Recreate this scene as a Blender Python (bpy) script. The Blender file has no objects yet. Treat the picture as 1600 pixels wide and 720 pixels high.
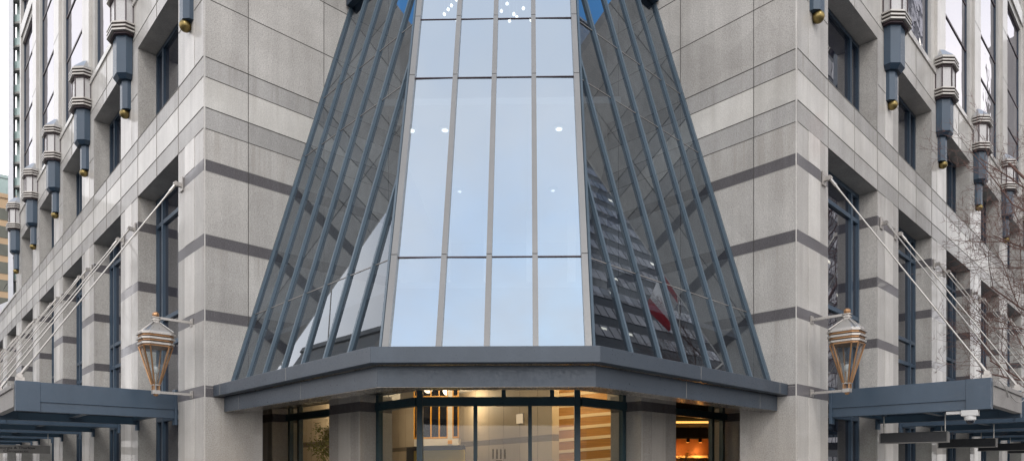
import bpy, bmesh, math, random
from mathutils import Vector, Matrix
random.seed(7)
sc = bpy.context.scene
C = sc.collection
R_ = math.radians
Q = math.sqrt(.5)
H = 5.4            # half distance between the two stone corners
K2 = .429          # lean of the sloped front glazing (metres back per metre up)
BAY = 4.345; OP0 = 1.42; OPW = 2.86
COL = {}

# ------------------------------------------------------------------ materials
def nmat(name):
    m = bpy.data.materials.new(name); m.use_nodes = True
    nt = m.node_tree; nt.nodes.clear()
    out = nt.nodes.new('ShaderNodeOutputMaterial')
    return m, nt, out
def N(nt, t, **kw):
    n = nt.nodes.new(t)
    for k, v in kw.items():
        if k.startswith('i_'):
            key = k[2:]
            key = int(key) if key.isdigit() else key.replace('_', ' ')
            n.inputs[key].default_value = v
        else: setattr(n, k, v)
    return n
def rgb(c): return (c[0], c[1], c[2], 1)
def ramp(nt, fac, stops):
    r = nt.nodes.new('ShaderNodeValToRGB'); e = r.color_ramp.elements
    e[0].position, e[0].color = stops[0][0], rgb(stops[0][1])
    e[1].position, e[1].color = stops[-1][0], rgb(stops[-1][1])
    for p, c in stops[1:-1]:
        x = e.new(p); x.color = rgb(c)
    nt.links.new(fac, r.inputs[0]); return r.outputs[0]
def mixc(nt, fac, a, b, mode='MIX'):
    m = nt.nodes.new('ShaderNodeMix'); m.data_type = 'RGBA'; m.blend_type = mode
    for s, v in ((0, fac), (6, a), (7, b)):
        if hasattr(v, 'links') or hasattr(v, 'is_linked'): nt.links.new(v, m.inputs[s])
        else: m.inputs[s].default_value = v if s == 0 else rgb(v)
    return m.outputs[2]
def noise(nt, scale, detail=4, rough=.55, vec=None, dist=0):
    n = N(nt, 'ShaderNodeTexNoise', i_Scale=scale, i_Detail=detail, i_Roughness=rough, i_Distortion=dist)
    if vec is not None: nt.links.new(vec, n.inputs['Vector'])
    return n.outputs[0]
def objco(nt, scale=None):
    tc = nt.nodes.new('ShaderNodeNewGeometry').outputs['Position']
    if scale is None: return tc
    mp = N(nt, 'ShaderNodeMapping'); mp.inputs['Scale'].default_value = scale
    nt.links.new(tc, mp.inputs[0]); return mp.outputs[0]
def princ(nt, out, base, rough=.5, metal=0, spec=.5, coat=0, bump=None, bstr=.1, bdist=.01):
    b = N(nt, 'ShaderNodeBsdfPrincipled')
    for key, v in (('Base Color', base), ('Roughness', rough), ('Metallic', metal), ('Specular IOR Level', spec), ('Coat Weight', coat)):
        if hasattr(v, 'is_linked'): nt.links.new(v, b.inputs[key])
        else: b.inputs[key].default_value = rgb(v) if key == 'Base Color' else v
    b.inputs['Coat Roughness'].default_value = .05
    if bump is not None:
        bp = N(nt, 'ShaderNodeBump', i_Strength=bstr, i_Distance=bdist)
        nt.links.new(bump, bp.inputs['Height']); nt.links.new(bp.outputs[0], b.inputs['Normal'])
    nt.links.new(b.outputs[0], out.inputs[0]); return b
def stone(name, c, rough=.75, polish=0, streak=.2, spk=.3):
    """granite: fine salt-and-pepper speckle, cloudy tone, vertical weather streaks"""
    m, nt, out = nmat(name); p = objco(nt)
    sp = noise(nt, 55, 3, .75, p)
    col = ramp(nt, sp, [(.3, [v*(1-spk) for v in c]), (.5, c), (.72, [min(1, v*(1+spk)) for v in c])])
    cl = noise(nt, .9, 5, .6, p)
    k = ramp(nt, cl, [(.3, (.84, .83, .82)), (.7, (1.06, 1.06, 1.06))])
    col = mixc(nt, 1, col, k, 'MULTIPLY')
    pan = N(nt, 'ShaderNodeTexVoronoi', i_Scale=.8); nt.links.new(objco(nt, (1, 1, .9)), pan.inputs['Vector'])
    k3 = ramp(nt, pan.outputs['Color'], [(.1, (.95, .95, .95)), (.9, (1.04, 1.04, 1.04))])
    col = mixc(nt, 1, col, k3, 'MULTIPLY')
    st = noise(nt, 3.2, 4, .6, objco(nt, (1, 1, .06)))
    k2 = ramp(nt, st, [(.32, (1-streak, 1-streak*1.02, 1-streak*1.08)), (.62, (1.03, 1.03, 1.02))])
    col = mixc(nt, 1, col, k2, 'MULTIPLY')
    at = N(nt, 'ShaderNodeAttribute', attribute_name='tone')
    tm = N(nt, 'ShaderNodeMath', operation='MULTIPLY_ADD', i_1=.11, i_2=1.); nt.links.new(at.outputs['Fac'], tm.inputs[0])
    vs = N(nt, 'ShaderNodeVectorMath', operation='SCALE'); nt.links.new(col, vs.inputs[0]); nt.links.new(tm.outputs[0], vs.inputs['Scale'])
    col = vs.outputs[0]
    # grime low on the wall
    sz = N(nt, 'ShaderNodeSeparateXYZ'); nt.links.new(p, sz.inputs[0])
    mr = N(nt, 'ShaderNodeMapRange', i_1=3.1, i_2=1.2, i_3=0., i_4=1.); nt.links.new(sz.outputs[2], mr.inputs[0])
    mm = N(nt, 'ShaderNodeMath', operation='MULTIPLY'); nt.links.new(mr.outputs[0], mm.inputs[0])
    nt.links.new(noise(nt, 2.1, 5, .7, objco(nt, (1, 1, .25))), mm.inputs[1])
    col = mixc(nt, mm.outputs[0], col, [c[0]*.72, c[1]*.66, c[2]*.58])
    # rain streaks under the ledges, their darkening also painted in for contact shadow
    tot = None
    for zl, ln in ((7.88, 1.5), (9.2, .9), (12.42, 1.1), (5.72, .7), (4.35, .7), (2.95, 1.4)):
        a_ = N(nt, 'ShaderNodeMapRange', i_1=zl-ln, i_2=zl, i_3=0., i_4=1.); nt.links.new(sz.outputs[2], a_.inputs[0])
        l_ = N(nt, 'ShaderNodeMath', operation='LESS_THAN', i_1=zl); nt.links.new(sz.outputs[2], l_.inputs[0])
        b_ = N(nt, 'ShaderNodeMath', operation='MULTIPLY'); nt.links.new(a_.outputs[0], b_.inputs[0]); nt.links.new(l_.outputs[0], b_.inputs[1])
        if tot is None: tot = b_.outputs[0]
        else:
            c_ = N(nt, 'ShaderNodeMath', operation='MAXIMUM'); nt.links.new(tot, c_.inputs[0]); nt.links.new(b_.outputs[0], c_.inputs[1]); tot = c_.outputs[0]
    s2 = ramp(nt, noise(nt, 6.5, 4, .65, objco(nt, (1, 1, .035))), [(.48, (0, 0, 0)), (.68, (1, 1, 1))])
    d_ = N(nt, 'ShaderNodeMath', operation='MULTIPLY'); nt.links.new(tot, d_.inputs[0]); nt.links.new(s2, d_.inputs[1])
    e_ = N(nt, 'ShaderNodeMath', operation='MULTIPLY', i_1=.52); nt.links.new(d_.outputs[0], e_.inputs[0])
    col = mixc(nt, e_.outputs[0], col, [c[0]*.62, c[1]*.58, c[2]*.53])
    b = princ(nt, out, col, rough, 0, .5 if polish else .25, polish, sp, .12, .004)
    if polish:
        b.inputs['Coat Normal'].default_value = (0, 0, 0)
        wob = noise(nt, 1.1, 2, .5, p)
        bp = N(nt, 'ShaderNodeBump', i_Strength=.06, i_Distance=.05); nt.links.new(wob, bp.inputs['Height'])
        nt.links.new(bp.outputs[0], b.inputs['Coat Normal'])
    return m
def metal(name, c, rough=.4, metallic=0., var=.25, spec=.5, streak=True):
    m, nt, out = nmat(name)
    a = noise(nt, 2.2, 5, .65, objco(nt, (1, 1, .35) if streak else None))
    col = ramp(nt, a, [(.3, [v*(1-var) for v in c]), (.7, [v*(1+var*.7) for v in c])])
    f = noise(nt, 30, 3, .6, objco(nt))
    rg = N(nt, 'ShaderNodeMapRange', i_1=.3, i_2=.7, i_3=max(.05, rough-.1), i_4=rough+.12); nt.links.new(f, rg.inputs[0])
    princ(nt, out, col, rg.outputs[0], metallic, spec, 0, noise(nt, 1.5, 2, .5, objco(nt)), .05, .03)
    return m
def emis(name, c, s):
    m, nt, out = nmat(name)
    e = N(nt, 'ShaderNodeEmission', i_Color=rgb(c), i_Strength=s)
    nt.links.new(e.outputs[0], out.inputs[0]); return m
def glass(name, tint, refl, trans, body, fres=0., rough=.0, wave=0., wscale=.5, gcol=(1, 1, 1)):
    """coated glazing: mirror share (plus a grazing-angle share), clear share, rest a dark body"""
    m, nt, out = nmat(name)
    gl = N(nt, 'ShaderNodeBsdfGlossy', i_Color=rgb(gcol), i_Roughness=rough)
    tr = N(nt, 'ShaderNodeBsdfTransparent', i_Color=rgb(tint))
    df = N(nt, 'ShaderNodeBsdfDiffuse', i_Color=rgb(body))
    a = N(nt, 'ShaderNodeMixShader', i_0=trans)
    nt.links.new(df.outputs[0], a.inputs[1]); nt.links.new(tr.outputs[0], a.inputs[2])
    b = N(nt, 'ShaderNodeMixShader')
    lw = N(nt, 'ShaderNodeLayerWeight', i_Blend=.5)
    pw = N(nt, 'ShaderNodeMath', operation='POWER', i_1=3.); nt.links.new(lw.outputs['Facing'], pw.inputs[0])
    ma = N(nt, 'ShaderNodeMath', operation='MULTIPLY_ADD', i_1=fres, i_2=refl, use_clamp=True); nt.links.new(pw.outputs[0], ma.inputs[0])
    nt.links.new(ma.outputs[0], b.inputs[0])
    nt.links.new(a.outputs[0], b.inputs[1]); nt.links.new(gl.outputs[0], b.inputs[2])
    if wave:
        bp = N(nt, 'ShaderNodeBump', i_Strength=wave, i_Distance=.05)
        nt.links.new(noise(nt, wscale, 2, .4, objco(nt)), bp.inputs['Height'])
        nt.links.new(bp.outputs[0], gl.inputs['Normal'])
    nt.links.new(b.outputs[0], out.inputs[0]); return m

M = {}
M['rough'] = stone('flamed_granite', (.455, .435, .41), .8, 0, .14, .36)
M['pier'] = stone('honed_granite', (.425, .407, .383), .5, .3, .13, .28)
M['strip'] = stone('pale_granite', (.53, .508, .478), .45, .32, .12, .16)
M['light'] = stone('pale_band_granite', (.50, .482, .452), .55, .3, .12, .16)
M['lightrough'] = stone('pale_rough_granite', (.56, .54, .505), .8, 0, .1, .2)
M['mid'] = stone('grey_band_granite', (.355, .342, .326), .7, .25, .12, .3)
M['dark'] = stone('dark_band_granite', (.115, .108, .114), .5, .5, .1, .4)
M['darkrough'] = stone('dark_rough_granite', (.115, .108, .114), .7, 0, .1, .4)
M['joint'] = metal('mortar_joint', (.27, .258, .24), .9, 0, .1)
M['djoint'] = metal('dark_joint', (.06, .055, .05), .9, 0, .1)
M['blue'] = metal('blue_grey_paint', (.040, .066, .098), .38, 0., .14)
M['navy'] = metal('navy_frame_paint', (.02, .038, .062), .35, 0., .14)
M['teal'] = metal('blue_green_frame_paint', (.022, .052, .066), .35, 0., .14)
M['slate'] = metal('slate_mullion_paint', (.078, .112, .142), .38, .1, .14)
M['canopy'] = metal('grey_fascia_metal', (.050, .064, .082), .36, .2, .12)
M['soffit'] = metal('bronze_soffit_metal', (.16, .15, .14), .28, .7, .2, streak=False)
M['alu'] = metal('warm_grey_aluminium', (.21, .205, .198), .4, .1, .08)
M['fascia'] = metal('weathered_grey_fascia', (.24, .225, .21), .5, .1, .16)
M['steel'] = metal('pale_steel', (.42, .395, .365), .34, .55, .1)
M['brass'] = metal('aged_copper', (.36, .20, .10), .42, .75, .35)
M['gold'] = metal('brass_ball', (.24, .18, .07), .4, .85, .2)
M['maroon'] = metal('dark_window_gasket', (.05, .03, .035), .4, 0., .2)
M['black'] = metal('black_sign_metal', (.012, .013, .016), .35, 0, .2)
M['white'] = metal('off_white_paint', (.55, .54, .52), .45, 0, .05)
M['ink'] = metal('black_lettering', (.01, .01, .01), .5, 0, .1)
M['front'] = glass('front_glazing', (.82, .9, .95), .74, .9, (.1, .12, .14), .12, .0, .02, .5, (.90, .96, 1.0))
M['side'] = glass('side_glazing', (.45, .5, .55), .05, .7, (.006, .008, .012), .82, .0, .03, .5, (.86, .93, 1.0))
M['tower'] = glass('tower_glazing', (.3, .3, .3), .40, .0, (.04, .04, .05), .10, .0, .05, 1.6, (.96, .95, 1.0))
M['dglass'] = glass('dark_window_glazing', (.3, .3, .3), .05, .0, (.012, .014, .022), .75, .0, .04, .9)
M['store'] = glass('storefront_glazing', (.80, .84, .82), .04, .96, (.02, .02, .02), .5, .0, .01, .6)
M['lamp'] = glass('lamp_pane', (.86, .90, .91), .05, .95, (.2, .21, .21), .6)
M['sconceglass'] = metal('milk_lamp_glass', (.50, .485, .475), .3, 0, .06)
M['canopyglass'] = glass('awning_glass', (.75, .82, .82), .1, .85, (.2, .22, .22), .5)
M['capglass'] = metal('grey_cap_glass', (.34, .335, .33), .35, .1, .14)
M['bulb'] = emis('warm_lamp', (1, .82, .55), 9)
M['dl'] = emis('ceiling_lamp', (1, .96, .84), 4)
M['dim'] = emis('dim_ceiling_lamp', (1, .97, .9), 2.2)
M['amber'] = emis('amber_lamp', (1, .36, .06), 9)
M['strip_lamp'] = emis('warm_strip_lamp', (1, .50, .12), 2.2)
M['glow'] = emis('wall_light_glow', (1, .72, .46), .8)
M['stem'] = metal('bark', (.165, .095, .078), .85, 0, .3)

def wood_mat():
    m, nt, out = nmat('honey_wood')
    a = noise(nt, 2.0, 6, .6, objco(nt, (.6, .6, 14)))
    col = ramp(nt, a, [(.3, (.30, .145, .035)), (.7, (.46, .245, .065))])
    princ(nt, out, col, .45); return m
M['wood'] = wood_mat()
def plain(name, c, rough=.7, var=.1, sc_=1.5):
    m, nt, out = nmat(name)
    col = ramp(nt, noise(nt, sc_, 5, .6, objco(nt)), [(.3, [v*(1-var) for v in c]), (.7, [v*(1+var) for v in c])])
    princ(nt, out, col, rough); return m
M['plaster'] = plain('beige_panel', (.46, .385, .29), .6, .06)
M['beigeband'] = plain('brown_band', (.16, .13, .10), .5, .08)
M['cream'] = plain('cream_board', (.78, .68, .52), .5, .04)
M['yellow'] = plain('ochre_wall', (.5, .37, .10), .7, .1)
M['orange'] = plain('orange_timber', (.78, .36, .03), .4, .1)
M['ivory'] = plain('ivory_paint', (.82, .74, .64), .5, .05)
M['inside'] = plain('grey_interior', (.3, .3, .31), .8, .05)
M['insidedark'] = plain('dark_interior', (.06, .06, .065), .8, .1)
M['ceil'] = plain('pale_ceiling', (.55, .54, .52), .8, .03)
M['brownwall'] = plain('brown_shop_wall', (.20, .075, .02), .6, .25)
M['leaf'] = plain('olive_leaf', (.22, .24, .06), .55, .5, 9)
M['pot'] = plain('clay_pot', (.2, .1, .06), .7, .15)
M['asphalt'] = plain('asphalt', (.05, .05, .052), .85, .15, 6)
M['paving'] = plain('concrete_paving', (.3, .29, .28), .85, .12, 2)
M['concrete'] = plain('pale_concrete', (.40, .385, .36), .85, .1, .3)
M['concdark'] = plain('dark_cladding', (.04, .044, .052), .5, .1, .4)
M['officewin'] = plain('grey_office_glass', (.44, .43, .46), .2, .3, .15)
M['officewin2'] = plain('dim_office_glass', (.17, .17, .19), .2, .3, .25)
M['brownclad'] = plain('tan_cladding', (.48, .33, .20), .7, .08, .2)
M['brownwin'] = plain('olive_office_glass', (.10, .10, .075), .2, .35, .25)
M['greenglass'] = plain('green_tinted_glass', (.28, .36, .34), .15, .15, .2)
M['fin'] = plain('white_fin_panel', (.6, .6, .62), .5, .05)
M['slabgrey'] = plain('balcony_slab', (.28, .27, .25), .7, .08)
def flag_mat():
    m, nt, out = nmat('red_and_white_flag_cloth')
    uv = N(nt, 'ShaderNodeTexCoord').outputs['UV']
    s = N(nt, 'ShaderNodeSeparateXYZ'); nt.links.new(uv, s.inputs[0])
    col = ramp(nt, s.outputs[0], [(0, (.55, .012, .03)), (.25, (.55, .012, .03)), (.251, (.8, .8, .8)), (.75, (.8, .8, .8)), (.751, (.55, .012, .03)), (1, (.55, .012, .03))])
    r = [x for x in nt.nodes if x.type == 'VALTORGB'][-1]; r.color_ramp.interpolation = 'CONSTANT'
    princ(nt, out, col, .8); return m
M['flag'] = flag_mat()
M['redcloth'] = plain('red_cloth', (.55, .012, .03), .8, .08)

# ------------------------------------------------------------------ mesh helpers
class MB:
    def __init__(self): self.v = []; self.f = []; self.mi = []; self.mats = []; self.tn = []
    def m(self, mat):
        mat = M[mat] if isinstance(mat, str) else mat
        if mat not in self.mats: self.mats.append(mat)
        return self.mats.index(mat)
    def add(self, vs, fs, mat):
        b = len(self.v); i = self.m(mat)
        self.v += [Vector(p) for p in vs]
        t = random.uniform(-1, 1)
        for f in fs: self.f.append([b+k for k in f]); self.mi.append(i); self.tn.append(t)
    def box(self, fr, a0, a1, b0, b1, c0, c1, mat):
        """box in a local frame fr(a, b, c) -> world point"""
        vs = [fr(a, b, c) for a in (a0, a1) for b in (b0, b1) for c in (c0, c1)]
        self.add(vs, [(0, 1, 3, 2), (4, 6, 7, 5), (0, 4, 5, 1), (2, 3, 7, 6), (0, 2, 6, 4), (1, 5, 7, 3)], mat)
    def quad(self, a, b, c, d, mat): self.add([a, b, c, d], [(0, 1, 2, 3)], mat)
    def poly(self, pts, mat): self.add(pts, [tuple(range(len(pts)))], mat)
    def prism(self, pts, z0, z1, mat):
        """vertical prism over a plan polygon"""
        n = len(pts); vs = [(p[0], p[1], z0) for p in pts]+[(p[0], p[1], z1) for p in pts]
        fs = [tuple(range(n)), tuple(range(n, 2*n))]+[(i, (i+1) % n, n+(i+1) % n, n+i) for i in range(n)]
        self.add(vs, fs, mat)
    def loft(self, rings, mat, cap=True):
        n = len(rings[0]); vs = [p for r in rings for p in r]; fs = []
        for k in range(len(rings)-1):
            for i in range(n): fs.append((k*n+i, k*n+(i+1) % n, (k+1)*n+(i+1) % n, (k+1)*n+i))
        if cap: fs += [tuple(range(n)), tuple(range((len(rings)-1)*n, len(rings)*n))]
        self.add(vs, fs, mat)
    def bar(self, p0, p1, w, d, nrm, mat, off=0):
        """rectangular bar from p0 to p1, w across, d along nrm, centred off along nrm"""
        p0, p1, nrm = Vector(p0), Vector(p1), Vector(nrm)
        t = (p1-p0).normalized(); nrm = (nrm-t*nrm.dot(t)).normalized(); s = t.cross(nrm)
        rr = []
        for p in (p0, p1): rr.append([p+s*(w/2*i)+nrm*(off+d/2*j) for i, j in ((-1, -1), (1, -1), (1, 1), (-1, 1))])
        self.loft(rr, mat)
    def tube(self, pts, rad, mat, n=8, cap=True):
        pts = [Vector(p) for p in pts]; rad = rad if isinstance(rad, (list, tuple)) else [rad]*len(pts); rings = []
        for i, p in enumerate(pts):
            t = (pts[min(i+1, len(pts)-1)]-pts[max(i-1, 0)]).normalized()
            a = t.orthogonal().normalized() if abs(t.z) > .99 else Vector((0, 0, 1)).cross(t).normalized()
            b = t.cross(a)
            rings.append([p+(a*math.cos(2*math.pi*k/n)+b*math.sin(2*math.pi*k/n))*rad[i] for k in range(n)])
        self.loft(rings, mat, cap)
    def ball(self, c, r, mat, nu=14, nv=9, sz=1):
        c = Vector(c); rings = []
        for j in range(1, nv):
            a = math.pi*j/nv
            rings.append([c+Vector((math.sin(a)*math.cos(2*math.pi*k/nu)*r, math.sin(a)*math.sin(2*math.pi*k/nu)*r, -math.cos(a)*r*sz)) for k in range(nu)])
        self.loft(rings, mat)
    def build(self, name, parent=None, smooth=False, bevel=0, label=None, keep=False):
        me = bpy.data.meshes.new(name)
        off = Vector((0, 0, 0)); p = parent
        while p is not None: off += p.location; p = p.parent
        me.from_pydata([v-off for v in self.v], [], self.f)
        for m in self.mats: me.materials.append(m)
        for i, pl in enumerate(me.polygons): pl.material_index = self.mi[i]
        at = me.attributes.new('tone', 'FLOAT', 'FACE')
        for i, t in enumerate(self.tn): at.data[i].value = t
        if not keep:
            bm = bmesh.new(); bm.from_mesh(me)
            bmesh.ops.recalc_face_normals(bm, faces=bm.faces[:]); bm.to_mesh(me); bm.free()
        if smooth:
            for pl in me.polygons: pl.use_smooth = True
        o = bpy.data.objects.new(name, me); C.objects.link(o); o.parent = parent
        if bevel:
            b = o.modifiers.new('edge', 'BEVEL'); b.width = bevel; b.segments = 2; b.limit_method = 'ANGLE'; b.angle_limit = R_(40)
        if label: o['label'] = label
        return o
def tag(o, label, cat, group=None):
    o['label'] = label; o['category'] = cat
    if group: o['group'] = group
    return o
def thing(name, label, cat, loc=(0, 0, 0), group=None):
    o = bpy.data.objects.new(name, None); o.empty_display_size = .2; C.objects.link(o); o.location = loc
    return tag(o, label, cat, group)
def empty_part(name, parent):
    o = bpy.data.objects.new(name, None); o.empty_display_size = .2; C.objects.link(o); o.parent = parent; return o
def dup(o, off=(0, 0, 0), parent=None, label=None):
    c = o.copy(); C.objects.link(c); c.parent = parent if parent is not None else o.parent
    c.location = o.location+Vector(off)
    if label: c['label'] = label
    for ch in list(o.children):
        if ch is not c: dup(ch, (0, 0, 0), c)
    return c
# frames: F = facade (s along it away from the corner, o outward); W = recess wall (s inward, i towards the axis)
def F(side): return lambda s, o, z: (side*(H+Q*s+Q*o), Q*s-Q*o, z)
def W(side): return lambda s, i, z: (side*(H-Q*s-Q*i), Q*s-Q*i, z)
def along(side, k): return (side*Q*BAY*k, Q*BAY*k, 0)
SIDE = {-1: 'left', 1: 'right'}
ORD = ['first', 'second', 'third', 'fourth', 'fifth', 'sixth', 'seventh']
bands = [(2.95, 3.16), (4.35, 4.555), (5.72, 5.94), (7.1, 7.315)]
def zsections(z0, z1):
    out = []; z = z0
    for a, b in bands:
        if b <= z0 or a >= z1: continue
        if a > z: out.append((z, a, 0))
        out.append((max(a, z0), min(b, z1), 1)); z = b
    if z < z1: out.append((z, z1, 0))
    return out

# ------------------------------------------------------------------ the building
bld = thing('office_building', 'grey granite corner building with dark bands and sloped glass atrium over its entrance', 'building', (0, 0, 0))
NOP = {-1: 7, 1: 6}; NUP = {-1: 5, 1: 6}
for side in (-1, 1):
    f = F(side)
    fw = MB()
    nop = NOP[side]; nup = NUP[side]
    S_END = OP0+nop*BAY-(BAY-OPW)+1.45
    S_UP = OP0+nup*BAY-(BAY-OPW)+1.45     # the left wing's upper floors stop sooner
    # lower piers with dark bands and a pale middle strip
    for k in range(nop+1):
        s0 = 0 if k == 0 else OP0+k*BAY-(BAY-OPW); s1 = OP0 if k == 0 else OP0+k*BAY
        for z0, z1, dk in zsections(0, 7.88):
            fw.box(f, s0+(.0 if k else .003), s1, -1.1, 0, z0, z1, 'dark' if dk else 'pier')
            if not dk:
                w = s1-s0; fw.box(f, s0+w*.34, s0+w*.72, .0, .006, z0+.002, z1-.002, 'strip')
        if k:  # rough jamb lining on the faces that look back to the corner
            for z0, z1, dk in zsections(0, 7.88):
                fw.box(f, s0-.006, s0, -.40, -.03, z0+.001, z1-.001, 'darkrough' if dk else 'rough')
    # spandrel over the lower openings, in courses
    cols = [.003]
    for k in range(nop+1):
        for s in ((0 if k == 0 else OP0+k*BAY-(BAY-OPW)), OP0+k*BAY, OP0+k*BAY+OPW/2):
            if .1 < s < S_END-.1: cols.append(s)
    cols.append(S_END)
    for z0, z1, mt in ((7.88, 8.27, 'mid'), (8.27, 8.83, 'light'), (8.83, 9.2, 'mid')):
        for a, b in zip(cols, cols[1:]): fw.box(f, a, b, -1.1, .0 if mt != 'mid' else -.002, z0, z1, mt)
    # upper piers
    for k in range(nup+1):
        s0 = .003 if k == 0 else OP0+k*BAY-(BAY-OPW); s1 = OP0 if k == 0 else OP0+k*BAY
        fw.box(f, s0, s1, -1.1, 0, 9.2, 11.3, 'pier')
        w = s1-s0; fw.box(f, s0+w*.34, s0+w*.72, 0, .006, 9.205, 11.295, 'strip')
        if k: fw.box(f, s0-.006, s0, -.40, -.03, 9.202, 11.298, 'rough')
    fw.box(f, .003, S_UP, -1.1, 0, 11.3, 11.62, 'pier')
    fw.box(f, .003, S_UP, -1.1, -.003, 11.62, 12.42, 'light')
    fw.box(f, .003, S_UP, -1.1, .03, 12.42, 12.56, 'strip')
    if side < 0: fw.box(f, S_UP+.02, S_END, -1.1, .03, 9.2, 9.3, 'strip')
    # thin joints
    for z in (7.88, 8.27, 8.83, 9.2, 11.62): fw.box(f, .01, S_END if z < 9.5 else S_UP, -.02, .0075, z-.003, z+.003, 'joint')
    for k in range(nop+1):
        for s in ((.0 if k == 0 else OP0+k*BAY-(BAY-OPW)), OP0+k*BAY):
            if .1 < s < S_END-.1: fw.box(f, s-.0025, s+.0025, -.02, .0075, 7.885, 9.195, 'joint')
        s = OP0+k*BAY+OPW/2
        if s < S_END-.1:
            fw.box(f, s-.0025, s+.0025, -.02, .0075, 7.885, 9.195, 'joint')
            if s < S_UP-.1: fw.box(f, s-.0025, s+.0025, -.02, .0075, 11.305, 12.415, 'joint')
    for k in range(nop+1):
        s0 = 0 if k == 0 else OP0+k*BAY-(BAY-OPW); s1 = OP0 if k == 0 else OP0+k*BAY
        for z in (1.6, 10.27): fw.box(f, s0+.02, s1-.02, -.02, .0078, z-.004, z+.004, 'joint')
    fw.build('wall', bld)
    # tower wall above
    tw = MB(); zt0, zt1 = 12.56, 21.6
    S_TW = S_UP-.01 if side > 0 else OP0+(nup-1)*BAY+OPW
    if side < 0: tw.box(f, S_TW, S_TW+.22, -.32, .03, zt0, zt1, 'strip')
    for k in range(1, nup+1 if side > 0 else nup):
        s0 = OP0+k*BAY-(BAY-OPW); s1 = OP0+k*BAY
        tw.box(f, s0, s1, -.32, -.02, zt0, zt1, 'light')
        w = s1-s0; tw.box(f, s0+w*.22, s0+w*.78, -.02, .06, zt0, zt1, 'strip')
    for z0, z1 in ((19.5, 20.5), (21.3, 21.6)):
        tw.box(f, OP0+BAY-(BAY-OPW)+.01, S_TW, -.31, -.035, z0, z1, 'light')
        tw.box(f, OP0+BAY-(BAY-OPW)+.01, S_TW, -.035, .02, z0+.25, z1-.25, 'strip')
    for z in (15.9, 17.7, 21.2): 
        for k in range(1, nup+1 if side > 0 else nup):
            s0 = OP0+k*BAY-(BAY-OPW); tw.box(f, s0+.34, s0+1.15, -.02, .0645, z, z+.01, 'joint')
    tw.build('tower_wall', bld)
    # recess wall
    w_ = W(side); rw = MB()
    for z0, z1, dk in zsections(0, 3.12): rw.box(w_, .003, .92, -.9, 0, z0, z1, 'darkrough' if dk else 'rough')
    wc = [.003, .82, 2.4, 3.98, 4.3]
    for z0, z1, dk in zsections(3.12, 7.88):
        for a, b in zip(wc, wc[1:]): rw.box(w_, a, b, -.6, 0, z0, z1, 'darkrough' if dk else 'rough')
        if dk:
            for z in (z0, z1): rw.box(w_, .01, 4.28, -.02, .003, z-.005, z+.005, 'joint')  # joint strips along the band edges, drawn in as an edge shadow
    for z0, z1, mt in ((7.88, 8.27, 'mid'), (8.27, 8.83, 'lightrough'), (8.83, 9.2, 'mid'), (9.2, 10.28, 'rough'), (10.28, 11.35, 'rough'), (11.35, 12.5, 'rough'), (12.5, 12.72, 'mid')):
        for a, b in zip(wc, wc[1:]): rw.box(w_, a, b, -.6, 0 if mt != 'mid' else -.002, z0, z1, mt)
    for z in (7.88, 8.27, 8.83, 9.2, 10.28, 11.35): rw.box(w_, .01, 4.28, -.02, .004, z-.006, z+.006, 'djoint')
    for s in (.82, 2.4, 3.98):
        rw.box(w_, s-.005, s+.005, -.02, .0045, 3.17, 12.72, 'djoint')
    rw.box(w_, .008, .03, .0, .005, 0, 12.6, 'strip')  # pale strip painted in as the highlight along the corner edge
    rw.build('wall', bld)
    # lower windows
    def window(parent, s0, s1, z0, z1, o, trans, vert, fm, gm, fwid=.10, fdep=.12):
        # one window: frame is the part's own mesh, each pane field a sub-part
        fr = MB()
        fr.box(f, s0, s0+fwid, o-fdep, o+.02, z0, z1, fm); fr.box(f, s1-fwid, s1, o-fdep, o+.02, z0, z1, fm)
        fr.box(f, s0+fwid, s1-fwid, o-fdep, o+.02, z1-fwid, z1, fm); fr.box(f, s0+fwid, s1-fwid, o-fdep, o+.02, z0, z0+fwid, fm)
        for v in vert: fr.box(f, v-.05, v+.05, o-fdep, o+.03, z0+fwid, z1-fwid, fm)
        vs = [s0+fwid]+[x for v in vert for x in (v-.05, v+.05)]+[s1-fwid]
        for t in trans:
            for i in range(0, len(vs), 2): fr.box(f, vs[i], vs[i+1], o-fdep, o+.022, t-.045, t+.045, fm)
        wo = fr.build('window', parent)
        pn = MB(); pn.quad(f(s0+.01, o-.03, z0+.01), f(s1-.01, o-.03, z0+.01), f(s1-.01, o-.03, z1-.01), f(s0+.01, o-.03, z1-.01), gm)
        pn.build('pane', wo)
        return wo
    s0, s1 = OP0, OP0+OPW
    lw_ = window(bld, s0, s1, .1, 7.88, -.40, (7.25, 5.03, 4.42, 2.75), (s0+.5, s1-.5), 'blue', 'dglass')
    uw_ = window(bld, s0, s1, 9.2, 11.3, -.40, (), (s0+.55, s1-.55), 'navy', 'dglass')
    for k in range(1, nop): dup(lw_, along(side, k))
    for k in range(1, nup): dup(uw_, along(side, k))
    # tower windows (thin dark frames, mirror panes)
    def twin(z0, z1, trans):
        fr = MB(); a, b = s0+BAY, s1+BAY; o = -.12
        for x in (a, b-.06): fr.box(f, x, x+.06, o-.08, o+.03, z0, z1, 'navy')
        for t in [z0+.03, z1-.03]+trans: fr.box(f, a+.06, b-.06, o-.06, o+.02, t-.03, t+.03, 'maroon')
        wo = fr.build('window', bld)
        zz = [z0]+trans+[z1]
        for i in range(len(zz)-1):
            pn = MB(); j = [random.uniform(-.004, .004) for _ in range(4)]
            pn.quad(f(a+.02, o+j[0], zz[i]), f(b-.02, o+j[1], zz[i]), f(b-.02, o+j[2], zz[i+1]), f(a+.02, o+j[3], zz[i+1]), 'tower')
            pn.build('pane', wo)
        return wo
    t1 = twin(12.56, 19.5, [14.84, 16.3, 18.35]); t2 = twin(20.5, 21.3, [])
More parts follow.
